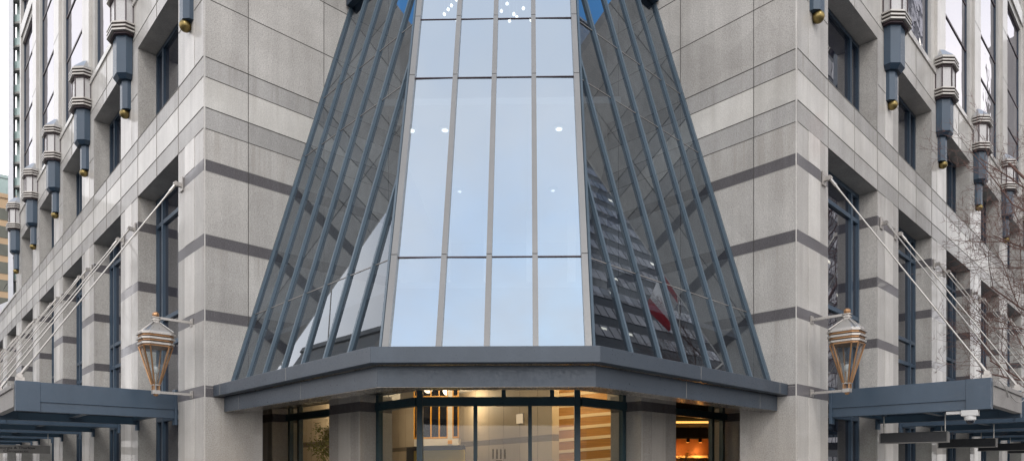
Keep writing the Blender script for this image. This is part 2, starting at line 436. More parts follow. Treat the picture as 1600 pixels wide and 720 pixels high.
    for k in range(1, nup-1): dup(t1, along(side, k)); dup(t2, along(side, k))
# roofs and enclosure behind the facades
rf = MB()
rf.poly([(-H+.2, .3, 12.45), (-2.4, 3.2, 12.45), (2.4, 3.2, 12.45), (H-.2, .3, 12.45), (26, 21.5, 12.45), (26, 30, 12.45), (-26, 30, 12.45), (-26, 21.5, 12.45)], 'inside')
rf.build('roof', bld)
en = MB()      # upper atrium room: floor, rear wall, side walls, ceiling
en.prism([(-4.6, .8), (-1.3, -2.9), (1.3, -2.9), (4.6, .8), (9, 5.2), (9, 11), (-9, 11), (-9, 5.2)], 4.12, 4.2, 'inside')
en.box(lambda a, b, c: (a, b, c), -9, 9, 10.9, 11, 4.2, 12.4, 'inside')
for sx in (-1, 1):
    en.box(lambda a, b, c: (a*sx, b, c), 2.55, 2.75, 2.9, 10.9, 4.2, 12.4, 'inside')
en.box(lambda a, b, c: (a, b, c), -2.55, 2.55, 2.2, 10.9, 9.45, 9.6, 'ceil')
for x in (-1.9, -.65, .65, 1.9): en.box(lambda a, b, c: (a, b, c), x-.12, x+.12, 8.0, 8.25, 4.2, 9.45, 'ceil')
en.build('interior_wall', bld)

# ---------------- sloped atrium glazing
atr = empty_part('atrium', bld)
def G(side, b, z, o=0):
    S = -4.69+K2*(z-3.16); D = b*math.sqrt(2)
    xl, y = (S+D)/2, (S-D)/2
    n = Vector((-1, -1, K2)).normalized()*o
    xl += n.x; y += n.y; z += n.z
    return Vector((xl if side < 0 else -xl, y, z))
def FG(x, z, o=0):
    n = Vector((0, -1, K2)).normalized()*o
    return Vector((x, -3.35+K2*(z-3.16), z))+n
ZB, ZT = 3.15, 13.6
HX = 1.34
fx = [-HX, -.63, 0, .64, HX]
joints = [4.6, 7.97, 9.31, 12.2]
nf = Vector((0, -1, K2)).normalized()
for i in range(4):
    zz = [ZB]+joints+[ZT]
    for j in range(5):
        tl, tv = random.uniform(-.004, .004), random.uniform(-.003, .003)      # glaziers never set two panes quite alike
        p = MB(); p.quad(FG(fx[i]+.01, zz[j]+.01, -tl-tv), FG(fx[i+1]-.01, zz[j]+.01, tl-tv), FG(fx[i+1]-.01, zz[j+1]-.01, tl+tv), FG(fx[i]+.01, zz[j+1]-.01, -tl+tv), 'front')
        p.build('pane', atr)
for i, x in enumerate(fx):
    p = MB(); w = .075 if 0 < i < 4 else .085
    xx = x if 0 < i < 4 else x-.012*(1 if x > 0 else -1)
    zz = [ZB]+joints+[ZT]
    for j in range(5): p.bar(FG(xx, zz[j]+.006), FG(xx, zz[j+1]-.006), w, .09, nf, 'alu', .02)
    p.bar(FG(xx, ZB), FG(xx, ZT), w-.02, .05, nf, 'maroon', .015)
    p.build('mullion', atr)
for z in joints:
    p = MB(); p.bar(FG(-HX+.02, z), FG(HX-.02, z), .014, .016, nf, 'maroon', .004); p.build('transom', atr)
for side in (-1, 1):
    ns = Vector((side, -1, K2)).normalized() if side > 0 else Vector((-1, -1, K2)).normalized()
    b0 = -H*Q-.0; bs = [b0+.02+.715*k for k in range(7)]
    hipb = lambda z: 1.42-K2*Q*(z-3.16)
    # panes between mullions, trimmed along the hip, divided at the joints
    edges = bs+[99]
    zz = [ZB]+joints+[ZT]
    for i in range(7):
        for j in range(5):
            z0, z1 = zz[j], zz[j+1]
            a = edges[i]
            bl0, bl1 = min(edges[i+1], hipb(z0)), min(edges[i+1], hipb(z1))
            if a >= bl0: continue
            if a < bl1: pts = [(a, z0), (bl0, z0), (bl1, z1), (a, z1)]
            else:
                zx = 3.16+(1.42-a)/(K2*Q); pts = [(a, z0), (bl0, z0), (a, zx)]
            if edges[i+1] < hipb(z0) and edges[i+1] > hipb(z1):
                zx = 3.16+(1.42-edges[i+1])/(K2*Q)
                pts = [(a, z0), (edges[i+1], z0), (edges[i+1], zx)]+([(hipb(z1), z1), (a, z1)] if a < hipb(z1) else [])
            p = MB(); p.poly([G(side, b, z) for b, z in pts], 'side'); p.build('pane', atr)
    for i, b in enumerate(bs):
        zt = ZT if hipb(ZT) > b else 3.16+(1.42-b)/(K2*Q)
        p = MB(); w = .044 if i else .075
        cuts = [ZB]+[z for z in joints if z < zt]+[zt]
        for j in range(len(cuts)-1): p.bar(G(side, b, cuts[j]+.004), G(side, b, cuts[j+1]-.004), w, .06, ns, 'slate', .018)
        p.build('mullion', atr)
    for z in joints:
        p = MB(); p.bar(G(side, bs[0]+.04, z), G(side, hipb(z)-.03, z), .012, .010, ns, 'fascia', .002); p.build('transom', atr)
    # hip post: painted return beside the front mullion
    p = MB(); p.bar(G(side, hipb(ZB)-.03, ZB), G(side, hipb(ZT)-.03, ZT), .05, .07, ns, 'slate', .03); p.build('hip_post', atr)
    # box bay that closes the glazing at the top, against the recess wall
    p = MB(); zb = 11.50; o = .10
    for t0, t1, z0, z1, mt in ((-.02, 2.2, zb, zb+.14, 'navy'), (-.02, .07, zb+.14, zb+1.1, 'slate'), (1.0, 1.07, zb+.14, zb+1.1, 'slate'), (2.13, 2.2, zb+.14, zb+1.1, 'slate'), (-.02, 2.2, zb+1.1, zb+1.22, 'navy')):
        fr = lambda a, b, c: tuple(G(side, b0+.06+a, zb)+Vector((side*Q, -Q, 0))*b+Vector((0, 0, c-zb)))
        p.box(fr, t0, t1, -.15, .13, z0, z1, mt)
    p.box(fr, .05, 2.15, -.05, .0, zb+.14, zb+1.1, 'dglass')
    p.build('window', bld)
cp = MB(); cp.poly([G(-1, b0, ZT), FG(-HX, ZT), FG(HX, ZT), G(1, b0, ZT), (0, 9, ZT)], 'inside'); cp.build('roof_cap', atr)

# ---------------- storefront under the canopy
sf = empty_part('storefront', bld)
GY = .34; GX = 1.49
ctr = []
def XY(a, b, c): return (a, b, c)
for x in (-GX+.02, GX-.02):
    p = MB(); p.box(XY, x-.055, x+.055, GY-.06, GY+.06, 0, 3.11, 'teal'); p.build('corner_post', sf)
p = MB(); p.box(XY, -GX+.08, GX-.08, GY-.07, GY+.05, 2.80, 2.965, 'teal'); p.build('transom', sf)
for side in (-1, 1):
    g = lambda t, i, z: (side*(GX+Q*t-Q*i), GY+Q*t+Q*i, z)     # along the side screens, i inward
    for a, b in ((.05, 1.43), (2.68, 5.5), (6.42, 9.6)):
        p = MB(); p.box(g, a, b, -.06, .05, 2.80, 2.965, 'teal'); p.build('transom', sf)
for x in (-.43, .59):
    p = MB(); p.box(XY, x-.035, x+.035, GY-.05, GY+.04, 0, 2.80, 'teal'); p.build('mullion', sf)
for x in (.10, 1.0):
    p = MB(); p.box(XY, x-.04, x+.04, GY-.05, GY+.04, 2.965, 3.11, 'teal'); p.build('mullion', sf)
xs = [-GX+.08, -.43, .59, GX-.08]
for i in range(3):
    p = MB(); p.quad((xs[i], GY, 0), (xs[i+1], GY, 0), (xs[i+1], GY, 2.82), (xs[i], GY, 2.82), 'store'); d = p.build('door' if i == 1 else 'pane', sf)
p = MB(); p.quad((xs[0], GY, 2.95), (xs[3], GY, 2.95), (xs[3], GY, 3.11), (xs[0], GY, 3.11), 'store'); p.build('pane', sf)
for side in (-1, 1):
    g = lambda t, i, z: (side*(GX+Q*t-Q*i), GY+Q*t+Q*i, z)
    for t in (1.36, 2.74, 4.85, 5.35, 6.5, 7.3, 8.5):
        p = MB(); p.box(g, t-.05, t+.05, -.05, .05, 0, 3.11, 'teal'); p.build('mullion', sf)
    for a, b in ((.05, 1.36), (2.76, 4.82), (4.88, 5.33), (6.5, 9.6)):
        p = MB(); p.quad(g(a, 0, 0), g(b, 0, 0), g(b, 0, 3.11), g(a, 0, 3.11), 'store'); p.build('pane', sf)
    # stone piers standing in the screen line
    for t0, t1 in ((1.43, 2.68), (5.5, 6.42)):
        pr = MB()
        for z0, z1, m1, in ((0, 2.77, 'rough'), (2.77, 2.965, 'darkrough'), (2.965, 3.11, 'rough')):
            pr.box(g, t0, t1, -.40, .35, z0, z1, m1)
            if m1 == 'rough':
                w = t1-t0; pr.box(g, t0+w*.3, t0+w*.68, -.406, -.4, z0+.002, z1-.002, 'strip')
                pr.box(g, t0+.005, t0+.05, -.404, -.4, z0+.002, z1-.002, 'light')
        pr.build('pier', sf)
# number on the glass door
def text(body, size, loc, rot, mat, parent, name, sx=1, ext=.002):
    cu = bpy.data.curves.new(name, 'FONT'); cu.body = body; cu.size = size; cu.extrude = ext; cu.align_x = 'CENTER'; cu.offset = size*.012; cu.resolution_u = 4
    cu.materials.append(M[mat])
    tmp = bpy.data.objects.new(name, cu); C.objects.link(tmp)
    bpy.context.view_layer.update()
    me = bpy.data.meshes.new_from_object(tmp.evaluated_get(bpy.context.evaluated_depsgraph_get()))
    bpy.data.objects.remove(tmp); o = bpy.data.objects.new(name, me); C.objects.link(o)
    off = Vector((0, 0, 0)); q_ = parent
    while q_ is not None: off += q_.location; q_ = q_.parent
    o.parent = parent; o.location = Vector(loc)-off; o.rotation_euler = rot; o.scale = (sx, 1, 1); return o
text('1111', .255, (.01, GY-.006, 1.82), (R_(90), 0, 0), 'ink', sf, 'door_number', .58)
p = MB()
for a, b, c, e in ((-.045, .065, 1.765, 1.785), (-.045, .065, 1.655, 1.675), (-.045, -.027, 1.675, 1.765), (.047, .065, 1.675, 1.765)): p.box(XY, a, b, GY-.007, GY-.003, c, e, 'ink')
M['greendot'] = plain('green_sticker', (.12, .42, .08), .5, .1)
p.box(XY, -.012, .03, GY-.006, GY-.003, 1.70, 1.75, 'greendot')
p.build('door_sticker', sf)

# lobby shell
lb = MB()
poly = [(-GX, GY+.1), (GX, GY+.1), (13, 11.9), (13, 20), (-13, 20), (-13, 11.9)]
lb.prism(poly, 4.0, 4.1, 'ceil')
lb.box(XY, -13, 13, 19.8, 20, 0, 4, 'plaster')
for sx in (-1, 1): lb.box(lambda a, b, c: (a*sx, b, c), 12.8, 13, 11.9, 20, 0, 4, 'plaster')
# closure above the screen line
for side in (-1, 1):
    g = lambda t, i, z: (side*(GX+Q*t-Q*i), GY+Q*t+Q*i, z)
    lb.box(g, 0, 16, .02, .1, 3.11, 4.1, 'inside')
lb.box(XY, -GX, GX, GY+.02, GY+.1, 3.11, 4.1, 'inside')
# panelled beige wall running back to the left, with a dark course and joints
dirw = Vector((-.48, .877, 0)); nrw = Vector((-.877, -.48, 0)); P0 = Vector((1.05, 4.2, 0))
wf = lambda t, o, z: tuple(P0+dirw*t+nrw*o+Vector((0, 0, z)))
lb.box(wf, -.2, 15.5, -.2, 0, 0, 2.30, 'plaster'); lb.box(wf, -.2, 15.5, -.2, 0, 2.46, 4, 'plaster'); lb.box(wf, -.2, 15.5, -.2, -.003, 2.30, 2.46, 'beigeband')
for t in [.5+.95*k for k in range(16)]: lb.box(wf, t-.006, t+.006, -.01, .003, 0, 4, 'beigeband')
g3 = lambda a, b, c: (-3.7-Q*a-Q*b, 6.1+Q*a-Q*b, c)
lb.box(g3, 0, 9, -.2, 0, 0, 2.3, 'plaster'); lb.box(g3, 0, 9, -.2, 0, 2.46, 4, 'plaster'); lb.box(g3, 0, 9, -.2, -.003, 2.3, 2.46, 'beigeband')
for a in (.9, 1.8, 2.7, 3.6, 4.5): lb.box(g3, a-.006, a+.006, -.01, .003, 0, 4, 'beigeband')
lb.build('interior_wall', bld)
# honey wood lobby wall with cream battens
wd = MB(); wf2 = lambda a, b, c: (a, 5.0+b, c+.085*(a-1.2))
wd.box(wf2, 1.08, 4.2, 0, .12, -.3, 4.2, 'wood')
for k in range(14): wd.box(wf2, 1.08, 4.2, -.02, 0, .25+.292*k, .33+.292*k, 'cream')
wd.build('timber_wall', bld)
# dark brown shop fitting to the right
sh = MB()
sh.box(XY, 4.6, 9.5, 10.6, 10.8, 0, 3.3, 'brownwall'); sh.box(XY, 4.6, 9.5, 8.5, 10.6, 3.0, 3.3, 'insidedark')
sh.box(XY, 4.6, 9.5, 10.5, 10.6, 1.98, 2.06, 'cream'); sh.box(XY, 4.6, 9.5, 10.2, 10.58, 2.62, 3.0, 'insidedark')
sh.build('shop_wall', bld)

# ------------------------------------------------------------------ entrance canopy
can = thing('entrance_canopy', 'faceted grey metal canopy projecting over the glass entrance doors', 'canopy', (0, -1.5, 2.69))
def ring(x, k, x2): return [(-x2, x2-k), (-x, x-k), (x, x-k), (x2, x2-k)]
def strip(mb, outer, inner, z0, z1, mat):
    for i in range(3): mb.prism([outer[i], outer[i+1], inner[i+1], inner[i]], z0, z1, mat)
p = MB(); strip(p, ring(1.44, 5.17, 5.27), ring(1.36, 4.95, 5.16), 2.965, 3.17, 'canopy'); p.build('fascia', can, bevel=.006)
p = MB(); strip(p, ring(1.41, 4.89, 5.135), ring(1.25, 4.45, 4.9), 2.69, 2.965, 'canopy'); p.build('beam', can, bevel=.006)
p = MB(); strip(p, ring(1.40, 4.91, 5.12), ring(1.26, 4.46, 4.9), 2.682, 2.689, 'soffit'); p.build('soffit', can)
p = MB(); strip(p, ring(1.40, 4.98, 5.18), ring(1.30, 4.55, 4.95), 3.17, 3.185, 'fascia'); p.build('top_plate', can)
p = MB()
lo = [(1.2, -3.2), (4.9, .45), (13, 8.8), (13, 11.8), (GX, GY-.02)]
p.prism([(-x, y) for x, y in reversed(lo)]+lo, 3.115, 3.13, 'soffit'); p.build('soffit', can)
p = MB()                       # seams in the metal
for side in (-1, 1):
    for t in (1.7, 3.6):
        x = 1.44+t; p.box(lambda a, b, c: (side*(x+Q*a+Q*b), x-5.17+Q*a-Q*b, c), -.004, .004, -.01, .0015, 2.97, 3.165, 'joint')
        x = 1.41+t*.9; p.box(lambda a, b, c: (side*(x+Q*a+Q*b), x-4.89+Q*a-Q*b, c), -.004, .004, -.01, .0015, 2.70, 2.96, 'joint')
p.build('seam', can)

# ------------------------------------------------------------------ wall lanterns at the corner piers
def lantern(side):
    f = F(side); S, O = .62, .63
    t = thing('wall_lantern', 'tapered copper and glass lantern on two arms at the %s corner pier of the entrance' % SIDE[side], 'lantern', f(S, O, 3.0), 'copper lanterns flanking the entrance')
    def sq(r, z, ch=.18): # chamfered square ring
        c = r*(1-2*ch); return [f(S+a, O+b, z) for a, b in ((-c, -r), (c, -r), (r, -c), (r, c), (c, r), (-c, r), (-r, c), (-r, -c))]
    p = MB(); p.loft([sq(.26, 4.10), sq(.25, 4.125), sq(.055, 4.30), sq(.05, 4.31)], 'steel')
    p.loft([sq(.055, 4.305), sq(.055, 4.34), sq(.07, 4.345), sq(.07, 4.365), sq(.05, 4.37), sq(.05, 4.39), sq(.07, 4.395), sq(.07, 4.41)], 'steel')
    rf_ = p.build('roof', t)
    p = MB(); p.ball(f(S, O, 4.45), .062, 'brass', 8, 6); p.build('finial', rf_)
    # ribs on the roof
    p = MB()
    for a, b in ((-1, -1), (1, -1), (1, 1), (-1, 1)): p.tube([f(S+a*.235, O+b*.235, 4.128), f(S+a*.05, O+b*.05, 4.31)], .013, 'steel', 5)
    p.build('rib', rf_)
    for i, z in enumerate((4.075, 3.985, 3.895)):
        p = MB(); r = (.285, .28, .27)[i]
        p.loft([sq(r-.03, z-.045), sq(r-.03, z-.012)], 'brass'); p.loft([sq(r, z-.012), sq(r, z+.022)], 'steel')
        p.build('rim', t)
    p = MB()
    for a, b in ((-1, -1), (1, -1), (1, 1), (-1, 1)):
        for u, v in ((a, b*.64), (a*.64, b)):
            p.tube([f(S+u*.245, O+v*.245, 3.86), f(S+u*.062, O+v*.062, 3.17)], .015, 'brass', 5)
    p.build('frame', t)
    top, bot = sq(.235, 3.86), sq(.055, 3.18)
    for i in range(8):
        p = MB(); p.quad(bot[i], bot[(i+1) % 8], top[(i+1) % 8], top[i], 'lamp'); p.build('pane', t)
    p = MB(); p.tube([f(S, O, 3.2), f(S, O, 3.38)], .02, 'steel', 8); p.ball(f(S, O, 3.44), .05, 'white', 8, 6, 1.5); p.build('bulb', t)
    p = MB()
    for a, b in ((-1, -1), (1, -1), (1, 1), (-1, 1)): p.box(f, S+a*.045-.012, S+a*.045+.012, O+b*.045-.012, O+b*.045+.012, 3.07, 3.17, 'brass')
    p.box(f, S-.06, S+.06, O-.06, O+.06, 3.155, 3.175, 'steel'); p.box(f, S-.06, S+.06, O-.06, O+.06, 3.0, 3.07, 'steel'); p.ball(f(S, O, 3.0), .045, 'brass', 8, 6)
    p.build('socket', t)
    for z in (4.40, 3.035):
        p = MB(); p.box(f, S-.022, S+.022, 0.006, O-.05, z-.022, z+.022, 'steel'); p.box(f, S-.07, S+.07, .006, .02, z-.07, z+.07, 'steel'); p.build('arm', t)
for side in (-1, 1): lantern(side)

# ------------------------------------------------------------------ art-deco sconces on the upper piers
def sconce(side):
    f = F(side); S = OP0/2
    t = thing('wall_sconce', 'x', 'sconce', f(S, 0, 9.75), 'stepped lamps along the upper %s facade' % SIDE[side])
    def hx(w, d, z, o=.006): return [f(S+a, b, z+.11) for a, b in ((-w, o), (-w, d*.4), (-w*.5, d*.84), (w*.5, d*.84), (w, d*.4), (w, o))]
    def blk(mb, w, d, z0, z1, mat, w2=None, d2=None): mb.loft([hx(w, d, z0), hx(w2 or w, d2 or d, z1)], mat)
    p = MB(); blk(p, .19, .20, 10.0, 10.66, 'blue'); blk(p, .26, .28, 10.66, 10.76, 'navy', .33, .36); blk(p, .33, .36, 10.76, 11.62, 'blue')
    p.build('base', t)
    p = MB(); p.ball(f(S, .095, 10.04), .11, 'gold'); p.build('finial', t, smooth=True)
    for z0 in (11.62, 12.46):
        p = MB()
        for i in range(3):
            z = z0+.085*i; blk(p, .42, .43, z, z+.045, 'maroon'); blk(p, .49, .50, z+.045, z+.082, 'steel')
        p.build('rim', t)
    p = MB(); blk(p, .38, .40, 11.875, 12.46, 'sconceglass')
    body = p.build('lamp_shade', t)
    a, b = hx(.388, .408, 11.88), hx(.388, .408, 12.45)
    for i in range(6): p = MB(); p.tube([a[i], b[i]], .016, 'maroon', 5); p.build('glazing_bar', body)
    p = MB(); blk(p, .44, .45, 12.715, 12.77, 'capglass'); blk(p, .44, .45, 12.77, 13.06, 'capglass', .19, .16)
    p.build('cap', t)
    n = 6
    for k in range(n):
        off = along(side, k)
        if k: off = (off[0]+side*Q*(-(BAY-OPW)/2+OP0/2-OP0/2+.0)-side*Q*0, off[1]-Q*(BAY-OPW)/2, 0); off = (side*Q*(k*BAY+OP0-(BAY-OPW)/2-S), Q*(k*BAY+OP0-(BAY-OPW)/2-S), 0)
        lab = 'stepped blue sconce on the %s facade, %s from the entrance corner' % (SIDE[side], ORD[k])
        if k == 0: t['label'] = lab
        else: dup(t, off, None, lab)
for side in (-1, 1): sconce(side)

# ------------------------------------------------------------------ glass awnings hung on tie rods
def awning(side):
    f = F(side); s0, s1 = OP0+.03, OP0+OPW-.03
    t = thing('awning', 'x', 'awning', f((s0+s1)/2, 0, 2.65), 'awnings over the %s pavement' % SIDE[side])
    L_ = 2.6
    for s in (s0, s1-.14):
        p = MB(); p.box(f, s, s+.14, .005, L_, 2.80, 3.15, 'blue'); p.box(f, s+.02, s+.12, .005, L_, 2.63, 2.80, 'blue'); p.box(f, s-.006, s+.146, L_-.35, L_+.004, 2.63, 3.155, 'blue')
        p.box(f, s-.02, s+.16, .01, .06, 2.5, 3.2, 'blue')
        p.build('side_beam', t, bevel=.006)
    p = MB(); p.box(f, s0+.14, s1-.14, L_-.10, L_+.02, 2.70, 3.02, 'fascia'); p.box(f, s0+.14, s1-.14, L_-.16, L_+.05, 3.02, 3.10, 'fascia'); p.build('fascia', t, bevel=.006)
    for o0, o1 in ((.02, .14), (1.25, 1.37)):
        p = MB(); p.box(f, s0+.14, s1-.14, o0, o1, 2.72, 3.0, 'blue'); p.build('cross_beam', t)
    for i in range(1, 4):
        s = s0+(s1-s0)*i/4; p = MB(); p.box(f, s-.04, s+.04, .14, 1.25, 2.78, 3.0, 'blue'); p.box(f, s-.04, s+.04, 1.37, L_-.1, 2.78, 3.0, 'blue'); p.build('rafter', t)
    p = MB(); p.box(f, s0+.15, s1-.15, .16, L_-.17, 3.03, 3.045, 'canopyglass'); p.build('glass_roof', t)
    for s, sb in ((s0+.07, s0-.27), (s1-.07, s1+.25)):
        a, b = Vector(f(s, L_-.06, 3.24)), Vector(f(sb, .12, 7.18)); d = (b-a).normalized()
        p = MB(); p.tube([a+d*.28, b-d*.2], .0135, 'steel', 8); r = p.build('rod', t, smooth=False)
        for q_, dd, e in ((a, d, 1), (b, -d, 0)):
            c = MB(); c.tube([q_, q_+dd*.2, q_+dd*.22, q_+dd*.34], [.024, .028, .019, .016], 'steel', 8)
            x, y = Vector(f(1, 0, 0))-Vector(f(0, 0, 0)), 0
            c.tube([q_-x*.04, q_+x*.04], .045, 'steel', 12)
            if e: c.box(f, s-.03, s+.03, L_-.13, L_+.0, 3.10, 3.22, 'steel')
            else:
                c.box(f, sb-.09, sb+.09, .007, .03, 7.06, 7.32, 'steel'); c.box(f, sb-.03, sb+.03, .03, .13, 7.14, 7.22, 'steel')
            c.build('clevis', r)
    n = NOP[side]-1
    for k in range(n):
        lab = 'blue steel awning on tie rods, %s side of the building, %s from the corner' % (SIDE[side], ORD[k])
        if k == 0: t['label'] = lab
        else: dup(t, along(side, k), None, lab)
for side in (-1, 1): awning(side)

# ------------------------------------------------------------------ signs hung under the awnings
def hang_sign(side, k, o0, o1, z0, z1, face, label, txt=None):
    f = F(side); s = OP0+OPW/2+k*BAY
    t = thing('hanging_sign', label, 'sign', f(s, (o0+o1)/2, z0), 'black sign boxes under the right awnings' if face == 'black' else None)
    p = MB(); p.box(f, s-.06, s+.06, o0, o1, z0, z1, face); b = p.build('sign_box', t, bevel=.004)
    e = MB()
    for o in (o0, o1): e.box(f, s-.065, s+.065, o-.012, o+.012, z0-.004, z1+.008, 'white' if face != 'black' else 'fascia')
    e.box(f, s-.063, s+.063, o0+.012, o1-.012, z0-.006, z0+.012, 'fascia'); e.box(f, s-.05, s+.05, o0+.012, o1-.012, z1, z1+.02, 'fascia' if face != 'black' else 'black')
    e.build('trim', t)
    for o in (o0+.06, o1-.05):
        p = MB(); p.tube([f(s, o, z1), f(s, o, 2.72)], .013, 'steel', 6); p.tube([f(s, o, 2.69), f(s, o, 2.72)], .05, 'navy', 10); p.build('hanger', t)
    if txt:
        rot = (R_(90), 0, R_(-45 if side > 0 else 45))
        for line, z, sz in txt: text(line, sz, f(s-.0625, (o0+o1)/2+.0, z), rot, 'ink', t, 'lettering', 1.12)
for k in range(4):
    hang_sign(1, k, .5, 1.68, 2.14, 2.33, 'black', 'long black sign box hung under the %s awning on the right' % ORD[k])
hang_sign(-1, 2, .55, 2.25, 2.08, 2.30, 'fascia', 'grey chiropractic sign with black lettering hanging under the left awnings', [('Georgia & Thurlow', 2.205, .105), ('Chiropractic', 2.105, .105)])
# security camera under the first right awning
f = F(1)
t = thing('security_camera', 'small white dome camera under the tip of the first right awning', 'camera', f(1.5, 2.3, 2.63))
p = MB(); p.box(f, 1.44, 1.60, 2.18, 2.42, 2.53, 2.63, 'white'); p.box(f, 1.49, 1.55, 1.95, 2.18, 2.57, 2.625, 'white'); p.build('housing', t, bevel=.01)
p = MB(); p.tube([f(1.52, 2.3, 2.53), f(1.52, 2.3, 2.47), f(1.52, 2.3, 2.455)], [.085, .085, .07], 'white', 14); p.build('collar', t)
p = MB(); p.ball(f(1.52, 2.3, 2.455), .065, 'dglass', 12, 8); p.build('dome', t, smooth=True)
# loose cable on the first right awning
p = MB(); pts = []
for i in range(40):
    a = i/39; pts.append(f(1.6+2.4*a, 2.67+.06*math.sin(9*a), 3.13-.34*math.sin(math.pi*a)*abs(math.sin(5*a+.6))-.05*a))
p.tube(pts, .008, 'steel', 5); tag(p.build('cable', None), 'thin grey cable drooping along the outer edge of the first right awning', 'cable')

def lamp(name, loc, power, col, rad=.12):
    l = bpy.data.lights.new(name, 'POINT'); l.energy = power; l.color = col; l.shadow_soft_size = rad
    o = bpy.data.objects.new(name, l); C.objects.link(o); o.location = loc
    o['kind'] = 'helper'
# ------------------------------------------------------------------ lights and furniture indoors
def downlight(x, y, label):
    t = thing('ceiling_light', label, 'ceiling light', (x, y, 9.45), 'round ceiling lights behind the front glazing')
    p = MB(); p.tube([(x, y, 9.40), (x, y, 9.449)], .14, 'white', 16); p.build('housing', t)
    p = MB(); p.tube([(x, y, 9.385), (x, y, 9.399)], .072 if y < 5 else .05, 'dl' if y < 5 else 'dim', 16); p.build('lens', t)
downlight(-1.35, 3.15, 'bright round ceiling light behind the upper left of the front glazing'); downlight(1.27, 3.15, 'bright round ceiling light behind the upper right of the front glazing')
downlight(-1.35, 6.5, 'smaller distant round ceiling light behind the left of the front glazing'); downlight(1.27, 6.5, 'smaller distant round ceiling light behind the right of the front glazing')
downlight(-2.12, 3.15, 'partly hidden round ceiling light at the left edge of the front glazing')
def cluster(x0, pts, label):
    t = thing('pendant_cluster', label, 'chandelier', (x0, 1.9, 12.4), 'lamp clusters at the top of the atrium')
    r = MB(); r.box(XY, x0-.5, x0+.5, 1.88, 1.92, 12.38, 12.42, 'white'); r.build('rail', t)
    for dx, dz in pts:
        p = MB(); p.ball((x0+dx, 1.85, 11.27+dz), .035, 'dl', 8, 6); b = p.build('bulb', t)
        p = MB(); p.tube([(x0+dx, 1.87, 11.30+dz), (x0+dx, 1.9, 12.39)], .006, 'white', 4); p.build('stem', b)
cluster(-1.05, [(-.15, -.1), (-.07, 0), (.0, .08), (.1, .2), (.15, .25), (.12, -.24)], 'short slanting row of small lamps at the top left of the front glazing')
cluster(.12, [(-.25, -.22), (-.12, -.05), (0, .1), (.12, .26), (.14, -.12), (.2, -.18), (.34, 0), (.05, -.26), (.5, -.25)], 'scattered small lamps at the top centre of the front glazing')

lamp('atrium_fill', (-1.2, 6.0, 4.9), 70, (1, .96, .88)); lamp('atrium_fill', (1.2, 6.0, 4.9), 70, (1, .96, .88))  # unseen fill lights added to brighten the atrium room and its ceiling
# hanging box with orange windows in the lobby
bx = thing('bay_window_box', 'ivory indoor bay with orange-framed dark windows seen through the left entrance glass', 'bay window', (-1.72, 4.0, 2.17))
wf3 = lambda a, b, c: (-2.16+a, 3.9+b+.12*a, c+.03*a)
p = MB(); p.box(wf3, -.02, 1.04, -.04, .5, 2.17, 2.33, 'ivory')
for a in (.06, .78): p.box(wf3, a, a+.11, -.05, .06, 2.33, 3.9, 'ivory')
p.box(wf3, .17, .78, -.03, .05, 3.24, 3.32, 'ivory'); p.build('frame', bx)
for a0, a1, n in ((.18, .77, 3), (.9, 1.03, 1), (-.02, .05, 1)):
    for z0, z1 in ((2.34, 3.24), (3.33, 3.9)):
        p = MB()
        for i in range(n+1):
            x = a0+(a1-a0)*i/n; p.box(wf3, x-.016, x+.016, -.035, .03, z0, z1, 'orange')
        for z in (z0+.02, z1-.02): p.box(wf3, a0, a1, -.033, .03, z-.02, z+.02, 'orange')
        w = p.build('window', bx); p = MB(); p.quad(wf3(a0, 0, z0), wf3(a1, 0, z0), wf3(a1, 0, z1), wf3(a0, 0, z1), 'dglass'); p.build('pane', w)
for a in (.115, .835):
    p = MB(); p.box(wf3, a-.05, a+.05, -.065, -.04, 2.2, 2.29, 'orange'); p.build('bracket', bx)
p = MB(); p.box(wf3, -.3, 1.15, .5, .6, 0, 2.17, 'insidedark'); p.box(wf3, -.1, 1.15, .4, .5, 0, 2.07, 'yellow'); p.box(wf3, -.06, 1.1, .1, .5, 2.075, 2.165, 'insidedark'); p.build('wall', bx)
p = MB()
pt = lambda t, o, z: wf(t, o, z)
for t_ in (1.25, 1.42): p.box(wf, t_, t_+.10, 0.004, .07, 2.82, 3.06, 'glow')
p.box(wf, 1.22, 1.55, .0035, .02, 2.80, 3.08, 'steel')
tag(p.build('wall_light', None), 'pair of warm glowing wall lights on the beige lobby wall behind the doors', 'wall light')
def potted(x, y, ztop, r, label, n=420, seed=3):
    rnd = random.Random(seed)
    t = thing('potted_tree', label, 'plant', (x, y, 0), 'potted trees inside the lobby glass')
    p = MB(); p.tube([(x, y, 0), (x, y, .5), (x, y, .52)], [.2, .27, .28], 'pot', 16); p.build('pot', t)
    p = MB(); p.tube([(x, y, .45), (x+.03, y, 1.1), (x, y+.02, ztop-.25)], [.03, .025, .012], 'stem', 6)
    for i in range(14):
        a = rnd.uniform(0, 6.28); z = rnd.uniform(1.1, ztop-.3); L = r*rnd.uniform(.5, .9)
        p.tube([(x, y, z), (x+L*math.cos(a), y+L*math.sin(a), z+.25)], [.012, .004], 'stem', 4)
    p.build('trunk', t)
    p = MB(); cl = [(rnd.gauss(0, .45)*r, rnd.gauss(0, .45)*r, rnd.uniform(1.2, ztop-.1)) for _ in range(34)]
    for i in range(n):
        c = rnd.choice(cl); d = Vector((rnd.gauss(0, 1), rnd.gauss(0, 1), rnd.gauss(0, 1)))*r*.16
        o = Vector((x+c[0], y+c[1], c[2]))+d; a = Vector((rnd.uniform(-1, 1), rnd.uniform(-1, 1), rnd.uniform(-.8, .6))).normalized(); b = a.orthogonal().normalized()
        L = rnd.uniform(.05, .09); p.quad(o, o+a*L*.5+b*L*.2, o+a*L, o+a*L*.5-b*L*.2, 'leaf')
    p.build('crown', t, keep=True)
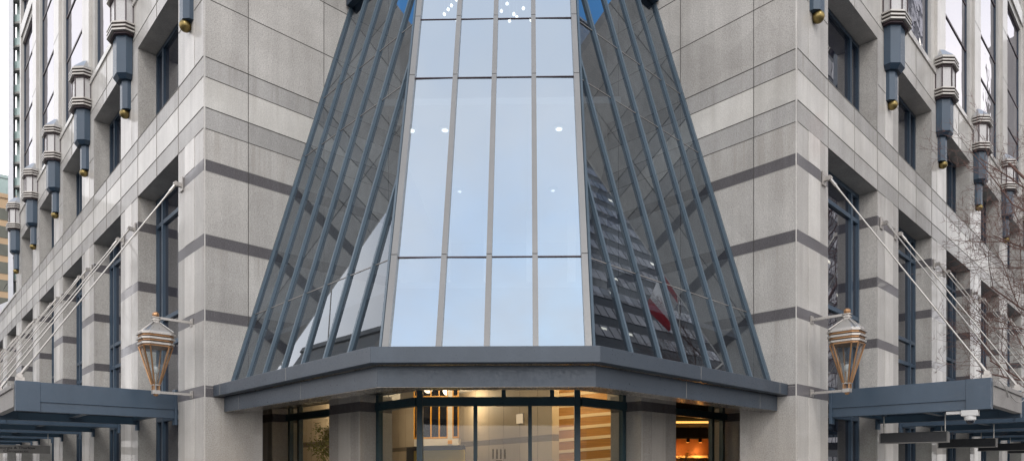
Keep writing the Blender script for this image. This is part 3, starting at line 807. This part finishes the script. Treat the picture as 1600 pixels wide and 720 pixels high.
potted(-4.3, 4.25, 2.78, .5, 'bushy potted tree behind the glass left of the entrance piers', 2600)
potted(5.0, 6.6, 2.2, .5, 'dark spindly potted tree in the orange lit shop right of the entrance', 500, 8)
def spot(x, y, z, label):
    t = thing('track_spotlight', label, 'spotlight', (x, y, z), 'track spotlights in the orange lit shop')
    p = MB(); p.tube([(x, y, z), (x, y+.05, z-.14)], [.05, .06], 'black', 10); p.build('head', t)
    p = MB(); p.tube([(x, y, z-.02), (x, y, 3.0)], .012, 'black', 6); p.build('stem', t)
    p = MB(); p.tube([(x, y+.051, z-.141), (x, y+.053, z-.146)], .05, 'amber', 10); p.build('lens', t)
for i, x in enumerate((5.3, 5.75, 6.15, 6.6)): spot(x, 9.4, 2.62, 'small black track spotlight in the orange lit shop, %s from the left' % ORD[i])
p = MB(); p.box(XY, 4.7, 9, 8.42, 8.5, 3.02, 3.08, 'strip_lamp'); tag(p.build('strip_light', None), 'thin orange strip light along the shop ceiling right of the entrance', 'strip light')
lamp('lobby_lamp_and_fill', (-1.2, 2.4, 3.7), 60, (1, .78, .52)); lamp('lobby_lamp_and_fill', (2.3, 3.2, 3.6), 115, (1, .66, .32))
lamp('lobby_lamp_and_fill', (-5.3, 6.4, 3.6), 150, (1, .76, .5)); lamp('lobby_lamp_and_fill', (-1.5, 7.5, 3.6), 70, (1, .76, .5))
lamp('shop_fill', (5.75, 10.3, 2.2), 14, (1, .40, .09), .06); lamp('shop_fill', (6.35, 10.3, 2.2), 18, (1, .42, .1), .06); lamp('lobby_lamp_and_fill', (-1.7, 2.3, 3.75), 28, (1, .8, .56))  # fixtureless lights added for shop hot spots; the last brightens the bay box
lamp('lobby_lamp_and_fill', (-8, 10.5, 3.5), 60, (1, .8, .6)); lamp('lobby_lamp_and_fill', (-5.6, 12.0, 3.3), 90, (1, .78, .55))  # the second is a fill added to brighten the unlit beige wall

# ------------------------------------------------------------------ bare street tree on the right
def tree(base, label, seed):
    rnd = random.Random(seed)
    t = thing('bare_tree', label, 'tree', base)
    tr = MB(); br = MB(); tw = MB()
    def grow(p, d, L, r, lev):
        n = 5 if lev < 3 else 4; pts = [Vector(p)]; rad = [r]; d = Vector(d).normalized()
        for i in range(n):
            d = (d+Vector((rnd.gauss(0, .13), rnd.gauss(0, .13), rnd.gauss(0, .09)+(.05 if lev else 0)))).normalized()
            pts.append(pts[-1]+d*L/n); rad.append(r*(1-.62*(i+1)/n))
        (tr if lev == 0 else br if lev < 3 else tw).tube(pts, rad, 'stem', 9 if lev == 0 else 6 if lev < 3 else 4, lev == 0)
        if lev >= 5: return
        kids = (6, 6, 5, 5, 3)[lev]
        for k in range(kids):
            a = rnd.uniform(.3 if lev else .28, 1.0); i = min(n-1, int(a*n)); q_ = pts[i].lerp(pts[i+1], a*n-i)
            dd = (pts[i+1]-pts[i]).normalized(); s = dd.orthogonal().normalized(); s.rotate(Matrix.Rotation(rnd.uniform(0, 6.28), 3, dd))
            ang = rnd.uniform(.55, .95) if lev else rnd.uniform(.6, 1.0)
            nd = dd*math.cos(ang)+s*math.sin(ang)
            grow(q_, nd, L*rnd.uniform(.42, .66)*(1-.25*a), max(.004, rad[i]*rnd.uniform(.42, .6)), lev+1)
    grow(base, (0, 0, 1), 10.5, .19, 0)
    for h_, dx, dy, dz, L_ in ((2.5, -.9, -.1, .22, 4.6), (3.0, -.85, .3, .3, 4.6), (3.5, -.9, -.35, .3, 4.2), (4.1, -.85, .1, .34, 4.8), (4.8, -.8, -.25, .4, 4.4), (5.6, -.8, .2, .42, 4.4), (6.6, -.75, -.2, .55, 4.0), (7.8, -.7, .2, .7, 3.6), (8.8, -.6, -.2, .8, 3.4)):
        grow((base[0]-.08, base[1], h_), (dx, dy, dz), L_, .042, 1)
    tr.build('trunk', t); br.build('limbs', t); tw.build('twigs', t)
tree((16.9, 5.2, 0), 'bare leafless street tree with fine reddish twigs at the right edge', 11)

# ------------------------------------------------------------------ flag on a pole beyond the right edge (seen mirrored in the atrium glass)
fp = thing('flagpole', 'white pole with a red and white flag, mirrored in the right atrium glazing', 'flagpole', (14.3, 4.5, 0))
p = MB(); p.tube([(14.3, 4.5, 0), (14.3, 4.5, 12.9)], [.08, .045], 'white', 12); p.ball((14.3, 4.5, 12.96), .09, 'gold'); p.build('pole', fp)
me = bpy.data.meshes.new('flag'); bm = bmesh.new(); uvl = bm.loops.layers.uv.new('UVMap'); nx, nz = 24, 12; grid = []
for i in range(nx+1):
    for j in range(nz+1):
        u, v = i/nx, j/nz
        grid.append(bm.verts.new((.06+u*1.6-.3*u*u*(1-v), .2*math.sin(u*9+v*2)*(.3+u), 10.6+v*1.5-.8*u-.25*u*u+.06*math.sin(u*12))))
for i in range(nx):
    for j in range(nz):
        q4 = [(i, j), (i+1, j), (i+1, j+1), (i, j+1)]; fc = bm.faces.new([grid[a*(nz+1)+b] for a, b in q4]); fc.smooth = True
        for lp, (a, b) in zip(fc.loops, q4): lp[uvl].uv = (a/nx, b/nz)
bm.to_mesh(me); bm.free(); me.materials.append(M['flag'])
fo = bpy.data.objects.new('flag', me); C.objects.link(fo); fo.parent = fp; fo.rotation_euler = (0, 0, R_(-66)); fo.location = (0, 0, 2.2); fo.scale = (.88, .88, .88)

# ------------------------------------------------------------------ other buildings
def blockfr(o, rz):
    c, s = math.cos(rz), math.sin(rz)
    return lambda a, b, z: (o[0]+c*a-s*b, o[1]+s*a+c*b, z)
def office(name, label, o, rz, w, dpt, h, wall, win, fl, bayw, wh, lights=0, seed=1, z0=0):
    """box block with ribbon windows on the faces; windows of one storey are a part"""
    rnd = random.Random(seed); fr = blockfr(o, rz)
    t = thing(name, label, 'building', (o[0], o[1], 0)); win2 = 'officewin2' if win == 'officewin' else win
    p = MB(); p.box(fr, 0, w, 0, dpt, z0, h, wall); p.box(fr, -.25, w+.25, -.25, dpt+.25, h, h+.8, wall); p.build('wall', t)
    nfl = int((h-2)/fl)
    for k in range(nfl):
        z = z0+1.2+k*fl; p = MB(); n = int(w/bayw)
        for i in range(n):
            a = (w-n*bayw)/2+i*bayw
            p.box(fr, a+.10, a+bayw-.10, -.08, -.003, z, z+wh, win if rnd.random() < .72 else win2)
        m = int(dpt/bayw)
        for i in range(m):
            a = i*bayw
            p.box(fr, -.08, -.003, a+.06, a+bayw-.06, z, z+wh, win); p.box(fr, w+.003, w+.08, a+.06, a+bayw-.06, z, z+wh, win)
        wo = p.build('window', t)
        if lights:
            p = MB(); any_ = 0
            for i in range(n):
                if rnd.random() < lights:
                    a = (w-n*bayw)/2+i*bayw+rnd.uniform(.2, .8); p.box(fr, a, a+.8, -.11, -.085, z+wh*.6, z+wh*.8, 'dl'); any_ = 1
            if any_: p.build('lit_lamp', wo)
    return t
# tower across the right-hand street: its face looks back over the street (mirrored in the right glazing)
dR = 24
oR = Vector((H, 0, 0))+Vector((Q, -Q, 0))*dR+Vector((Q, Q, 0))*(105)
office('striped_office_tower', 'dark office tower with pale window ribbons across the right street, mirrored in the right glazing', (oR.x, oR.y), R_(225), 70, 22, 104, 'concdark', 'officewin', 3.3, 1.5, 1.7, .10, 4)
A = Vector((133, 96, 0)); fr = blockfr(A, R_(50))
t = thing('red_screened_block', 'distant grey block with a red screen, mirrored in the windows high on the right', 'building', A)
p = MB(); p.box(fr, -13, 14, 0, 10, 0, 84, 'concrete'); p.build('wall', t)
p = MB(); p.box(fr, -7.5, 3, -.5, -.1, 58, 74, 'redcloth'); p.build('screen', t)
# left-hand street
dL = 22
oL = Vector((-H, 0, 0))+Vector((-Q, -Q, 0))*dL+Vector((-Q, Q, 0))*26
office('concrete_office', 'pale concrete office block across the left street, mirrored in the left glazing', (oL.x-18, oL.y+18), R_(135), 20, 12, 35, 'concrete', 'concdark', 3.6, 3.2, 1.5, 0, 5)
office('slab_office', 'tall grey slab block lengthened down the left street to block reflected sky', (oL.x-100, oL.y+100), R_(135), 150, 16, 64, 'concrete', 'officewin', 3.6, 2.0, 1.7, 0, 6)  # unseen slab, stretched to keep bright sky out of the left facade's reflections
office('sky_blocking_midrise', 'unseen grey mid-rise added on the left street to block reflected sky', (-78, 38), R_(135), 26, 12, 33, 'concrete', 'officewin', 3.4, 2.4, 1.6, 0, 12)  # unseen block added to fill the bright sky gap mirrored in the left piers
# far left: slim glass tower with rounded balconies, tan block, low white building
def cam_pt(px, zc):     # places far things by bearing from the street corner
    u = (px-800)/1028.6; y = R_(1.2)
    return Vector((.511+zc*(-math.sin(y)+u*math.cos(y)), -11.96+zc*(math.cos(y)+u*math.sin(y)), 0))
zc = 90; A = cam_pt(13, zc); rz = R_(36); fr = blockfr(A, rz)
t = thing('balcony_tower', 'slim glass tower with rounded balconies beyond the left wing', 'building', A)
p = MB(); p.box(fr, .9, 18, 0.6, 18, 0, 96, 'greenglass'); p.build('wall', t)
p = MB(); p.box(fr, 0, .55, -.6, 2.5, 0, 98, 'fin'); p.box(fr, .55, .7, .3, 2.5, 0, 98, 'concdark'); p.build('fin_panel', t)
for k in range(28):
    z = 8+3.2*k; p = MB(); prev = None; pts = []
    for i in range(13):
        a = math.pi*i/12; pts.append((2.0-1.5*math.cos(a), .6-1.5*math.sin(a)))
    p.prism([fr(a, b, 0)[:2] for a, b in pts], z, z+.28, 'slabgrey'); b_ = p.build('balcony', t)
    p = MB()
    for i in range(12):
        a, b = pts[i], pts[i+1]; p.quad(fr(a[0], a[1], z+.28), fr(b[0], b[1], z+.28), fr(b[0], b[1], z+1.25), fr(a[0], a[1], z+1.25), 'greenglass')
    p.build('railing', b_)
A = cam_pt(-95, 120); office('tan_office_block', 'tan office block with rows of olive windows at the far left edge', (A.x, A.y), R_(38), 12.6, 14, 53, 'brownclad', 'brownwin', 3.4, 2.1, 2.2, 0, 9)
A = cam_pt(-60, 160); office('green_glass_block', 'pale green glass block behind the tan office block', (A.x, A.y), R_(38), 20, 14, 74, 'greenglass', 'greenglass', 3.4, 2.6, 2.6, 0, 10)
A = cam_pt(-40, 62); fr = blockfr(A, R_(30))
t = thing('white_annex', 'low white annex with a green window just past the left wing', 'building', A)
p = MB(); p.box(fr, 0, 4.1, 0, 6, 0, 16.0, 'fin'); p.add([fr(0, 0, 16), fr(4.1, 0, 16), fr(4.1, 6, 16), fr(0, 6, 16), fr(4.1, 0, 18.6), fr(4.1, 6, 18.6)], [(0, 1, 4), (3, 5, 2), (0, 4, 5, 3), (1, 2, 5, 4)], 'fin'); p.build('wall', t)
p = MB(); p.box(fr, 2.6, 4.0, -.1, -.003, 15.2, 17.4, 'greenglass'); w = p.build('window', t); p = MB(); p.bar(fr(2.5, -.2, 15.2), fr(4.1, -.2, 16.4), .18, .12, (0, 0, 1), 'brownclad'); p.build('brace', w)

# ------------------------------------------------------------------ ground
def struct(o): o['kind'] = 'structure'; return o
p = MB(); p.quad((-900, -900, 0), (900, -900, 0), (900, 900, 0), (-900, 900, 0), 'asphalt'); struct(p.build('ground', None))
p = MB(); k = 5.0     # pavement wraps the corner in front of both wings
X = H+k*math.sqrt(2)
out_ = [(-60-X, 60), (-1.5-k, -3.9-k*1.1), (1.5+k, -3.9-k*1.1), (60+X, 60)]; inn = [(-60-H+2, 60), (0, 2), (0, 2), (60+H-2, 60)]
p.prism([(-67, 60), (-3.2, -7.4), (3.2, -7.4), (67, 60), (50, 60), (0, 9), (-50, 60)], .004, .13, 'paving'); struct(p.build('pavement', None))

# ------------------------------------------------------------------ sky, sun, camera
w = bpy.data.worlds.new('World'); sc.world = w; w.use_nodes = True
nt = w.node_tree; nt.nodes.clear(); L = nt.links
out = nt.nodes.new('ShaderNodeOutputWorld'); bg = nt.nodes.new('ShaderNodeBackground'); L.new(bg.outputs[0], out.inputs[0])
sky = nt.nodes.new('ShaderNodeTexSky'); sky.sky_type = 'NISHITA'; sky.sun_disc = False
SUN_EL, SUN_AZ = R_(46), R_(166)        # azimuth clockwise from +Y
sky.sun_elevation = SUN_EL; sky.sun_rotation = SUN_AZ; sky.air_density = 1.0; sky.dust_density = .6; sky.ozone_density = 2.0
tc = nt.nodes.new('ShaderNodeTexCoord').outputs['Generated']
sp = nt.nodes.new('ShaderNodeSeparateXYZ'); L.new(tc, sp.inputs[0])
def mr(src, a, b, c, d, smooth=True):
    n = nt.nodes.new('ShaderNodeMapRange'); n.interpolation_type = 'SMOOTHSTEP' if smooth else 'LINEAR'
    for i, v in enumerate((a, b, c, d)): n.inputs[i+1].default_value = v
    L.new(src, n.inputs[0]); return n.outputs[0]
def math_(op, a, b):
    n = nt.nodes.new('ShaderNodeMath'); n.operation = op; n.use_clamp = False
    for i, v in ((0, a), (1, b)):
        if hasattr(v, 'is_linked'): L.new(v, n.inputs[i])
        else: n.inputs[i].default_value = v
    return n.outputs[0]
nz_ = nt.nodes.new('ShaderNodeTexNoise'); nz_.inputs['Scale'].default_value = 2.2; nz_.inputs['Detail'].default_value = 7; nz_.inputs['Roughness'].default_value = .55
mp = nt.nodes.new('ShaderNodeMapping'); mp.inputs['Scale'].default_value = (1, 1, 2.2); L.new(tc, mp.inputs[0]); L.new(mp.outputs[0], nz_.inputs['Vector'])
gap = math_('MULTIPLY', mr(sp.outputs[2], .52, .70, 0, 1), mr(sp.outputs[1], .05, .30, 0, 1))       # break in the cloud to the north, high up
zen = mr(sp.outputs[2], .55, .95, 0, .10)
blue = math_('MAXIMUM', gap, zen)
blue = math_('ADD', blue, mr(nz_.outputs[0], .35, .65, .10, -.10))
nz2 = nt.nodes.new('ShaderNodeTexNoise'); nz2.inputs['Scale'].default_value = 3.4; nz2.inputs['Detail'].default_value = 6; L.new(mp.outputs[0], nz2.inputs['Vector'])
topc = mixc(nt, mr(nz2.outputs[0], .36, .64, 0, 1), (.70, .775, .91), (.80, .85, .95))
cloud = mixc(nt, mr(sp.outputs[2], .34, .86, 0, 1), (2.45, 2.36, 2.35), topc)
skyc = nt.nodes.new('ShaderNodeMix'); skyc.data_type = 'RGBA'; skyc.blend_type = 'MULTIPLY'; skyc.inputs[0].default_value = 1
L.new(sky.outputs[0], skyc.inputs[6]); skyc.inputs[7].default_value = (.22, .40, .46, 1)
bl = nt.nodes.new('ShaderNodeClamp'); L.new(blue, bl.inputs[0])
col = mixc(nt, bl.outputs[0], cloud, skyc.outputs[2])
L.new(col, bg.inputs[0]); bg.inputs[1].default_value = 1.0
sl = bpy.data.lights.new('sun', 'SUN'); sl.energy = 1.05; sl.angle = R_(14); sl.color = (1, .965, .92)
so = bpy.data.objects.new('sun', sl); C.objects.link(so)
d = Vector((math.sin(SUN_AZ)*math.cos(SUN_EL), math.cos(SUN_AZ)*math.cos(SUN_EL), math.sin(SUN_EL)))
so.rotation_euler = d.to_track_quat('Z', 'Y').to_euler()

cam = bpy.data.cameras.new('camera'); co = bpy.data.objects.new('camera', cam); C.objects.link(co)
co.location = (.511, -11.96, 1.65); co.rotation_euler = (R_(90), 0, R_(1.2))
cam.sensor_width = 36; cam.lens = 36*1028.6/1600; cam.shift_x = 0; cam.shift_y = (730-360)/1600
cam.clip_start = .1; cam.clip_end = 3000
sc.camera = co
sc.view_settings.view_transform = 'Standard'; sc.view_settings.look = 'None'; sc.view_settings.exposure = 0
sc.render.engine = 'CYCLES'
sc.cycles.max_bounces = 10; sc.cycles.glossy_bounces = 5; sc.cycles.transparent_max_bounces = 12; sc.cycles.diffuse_bounces = 4
sc.cycles.sample_clamp_indirect = 6
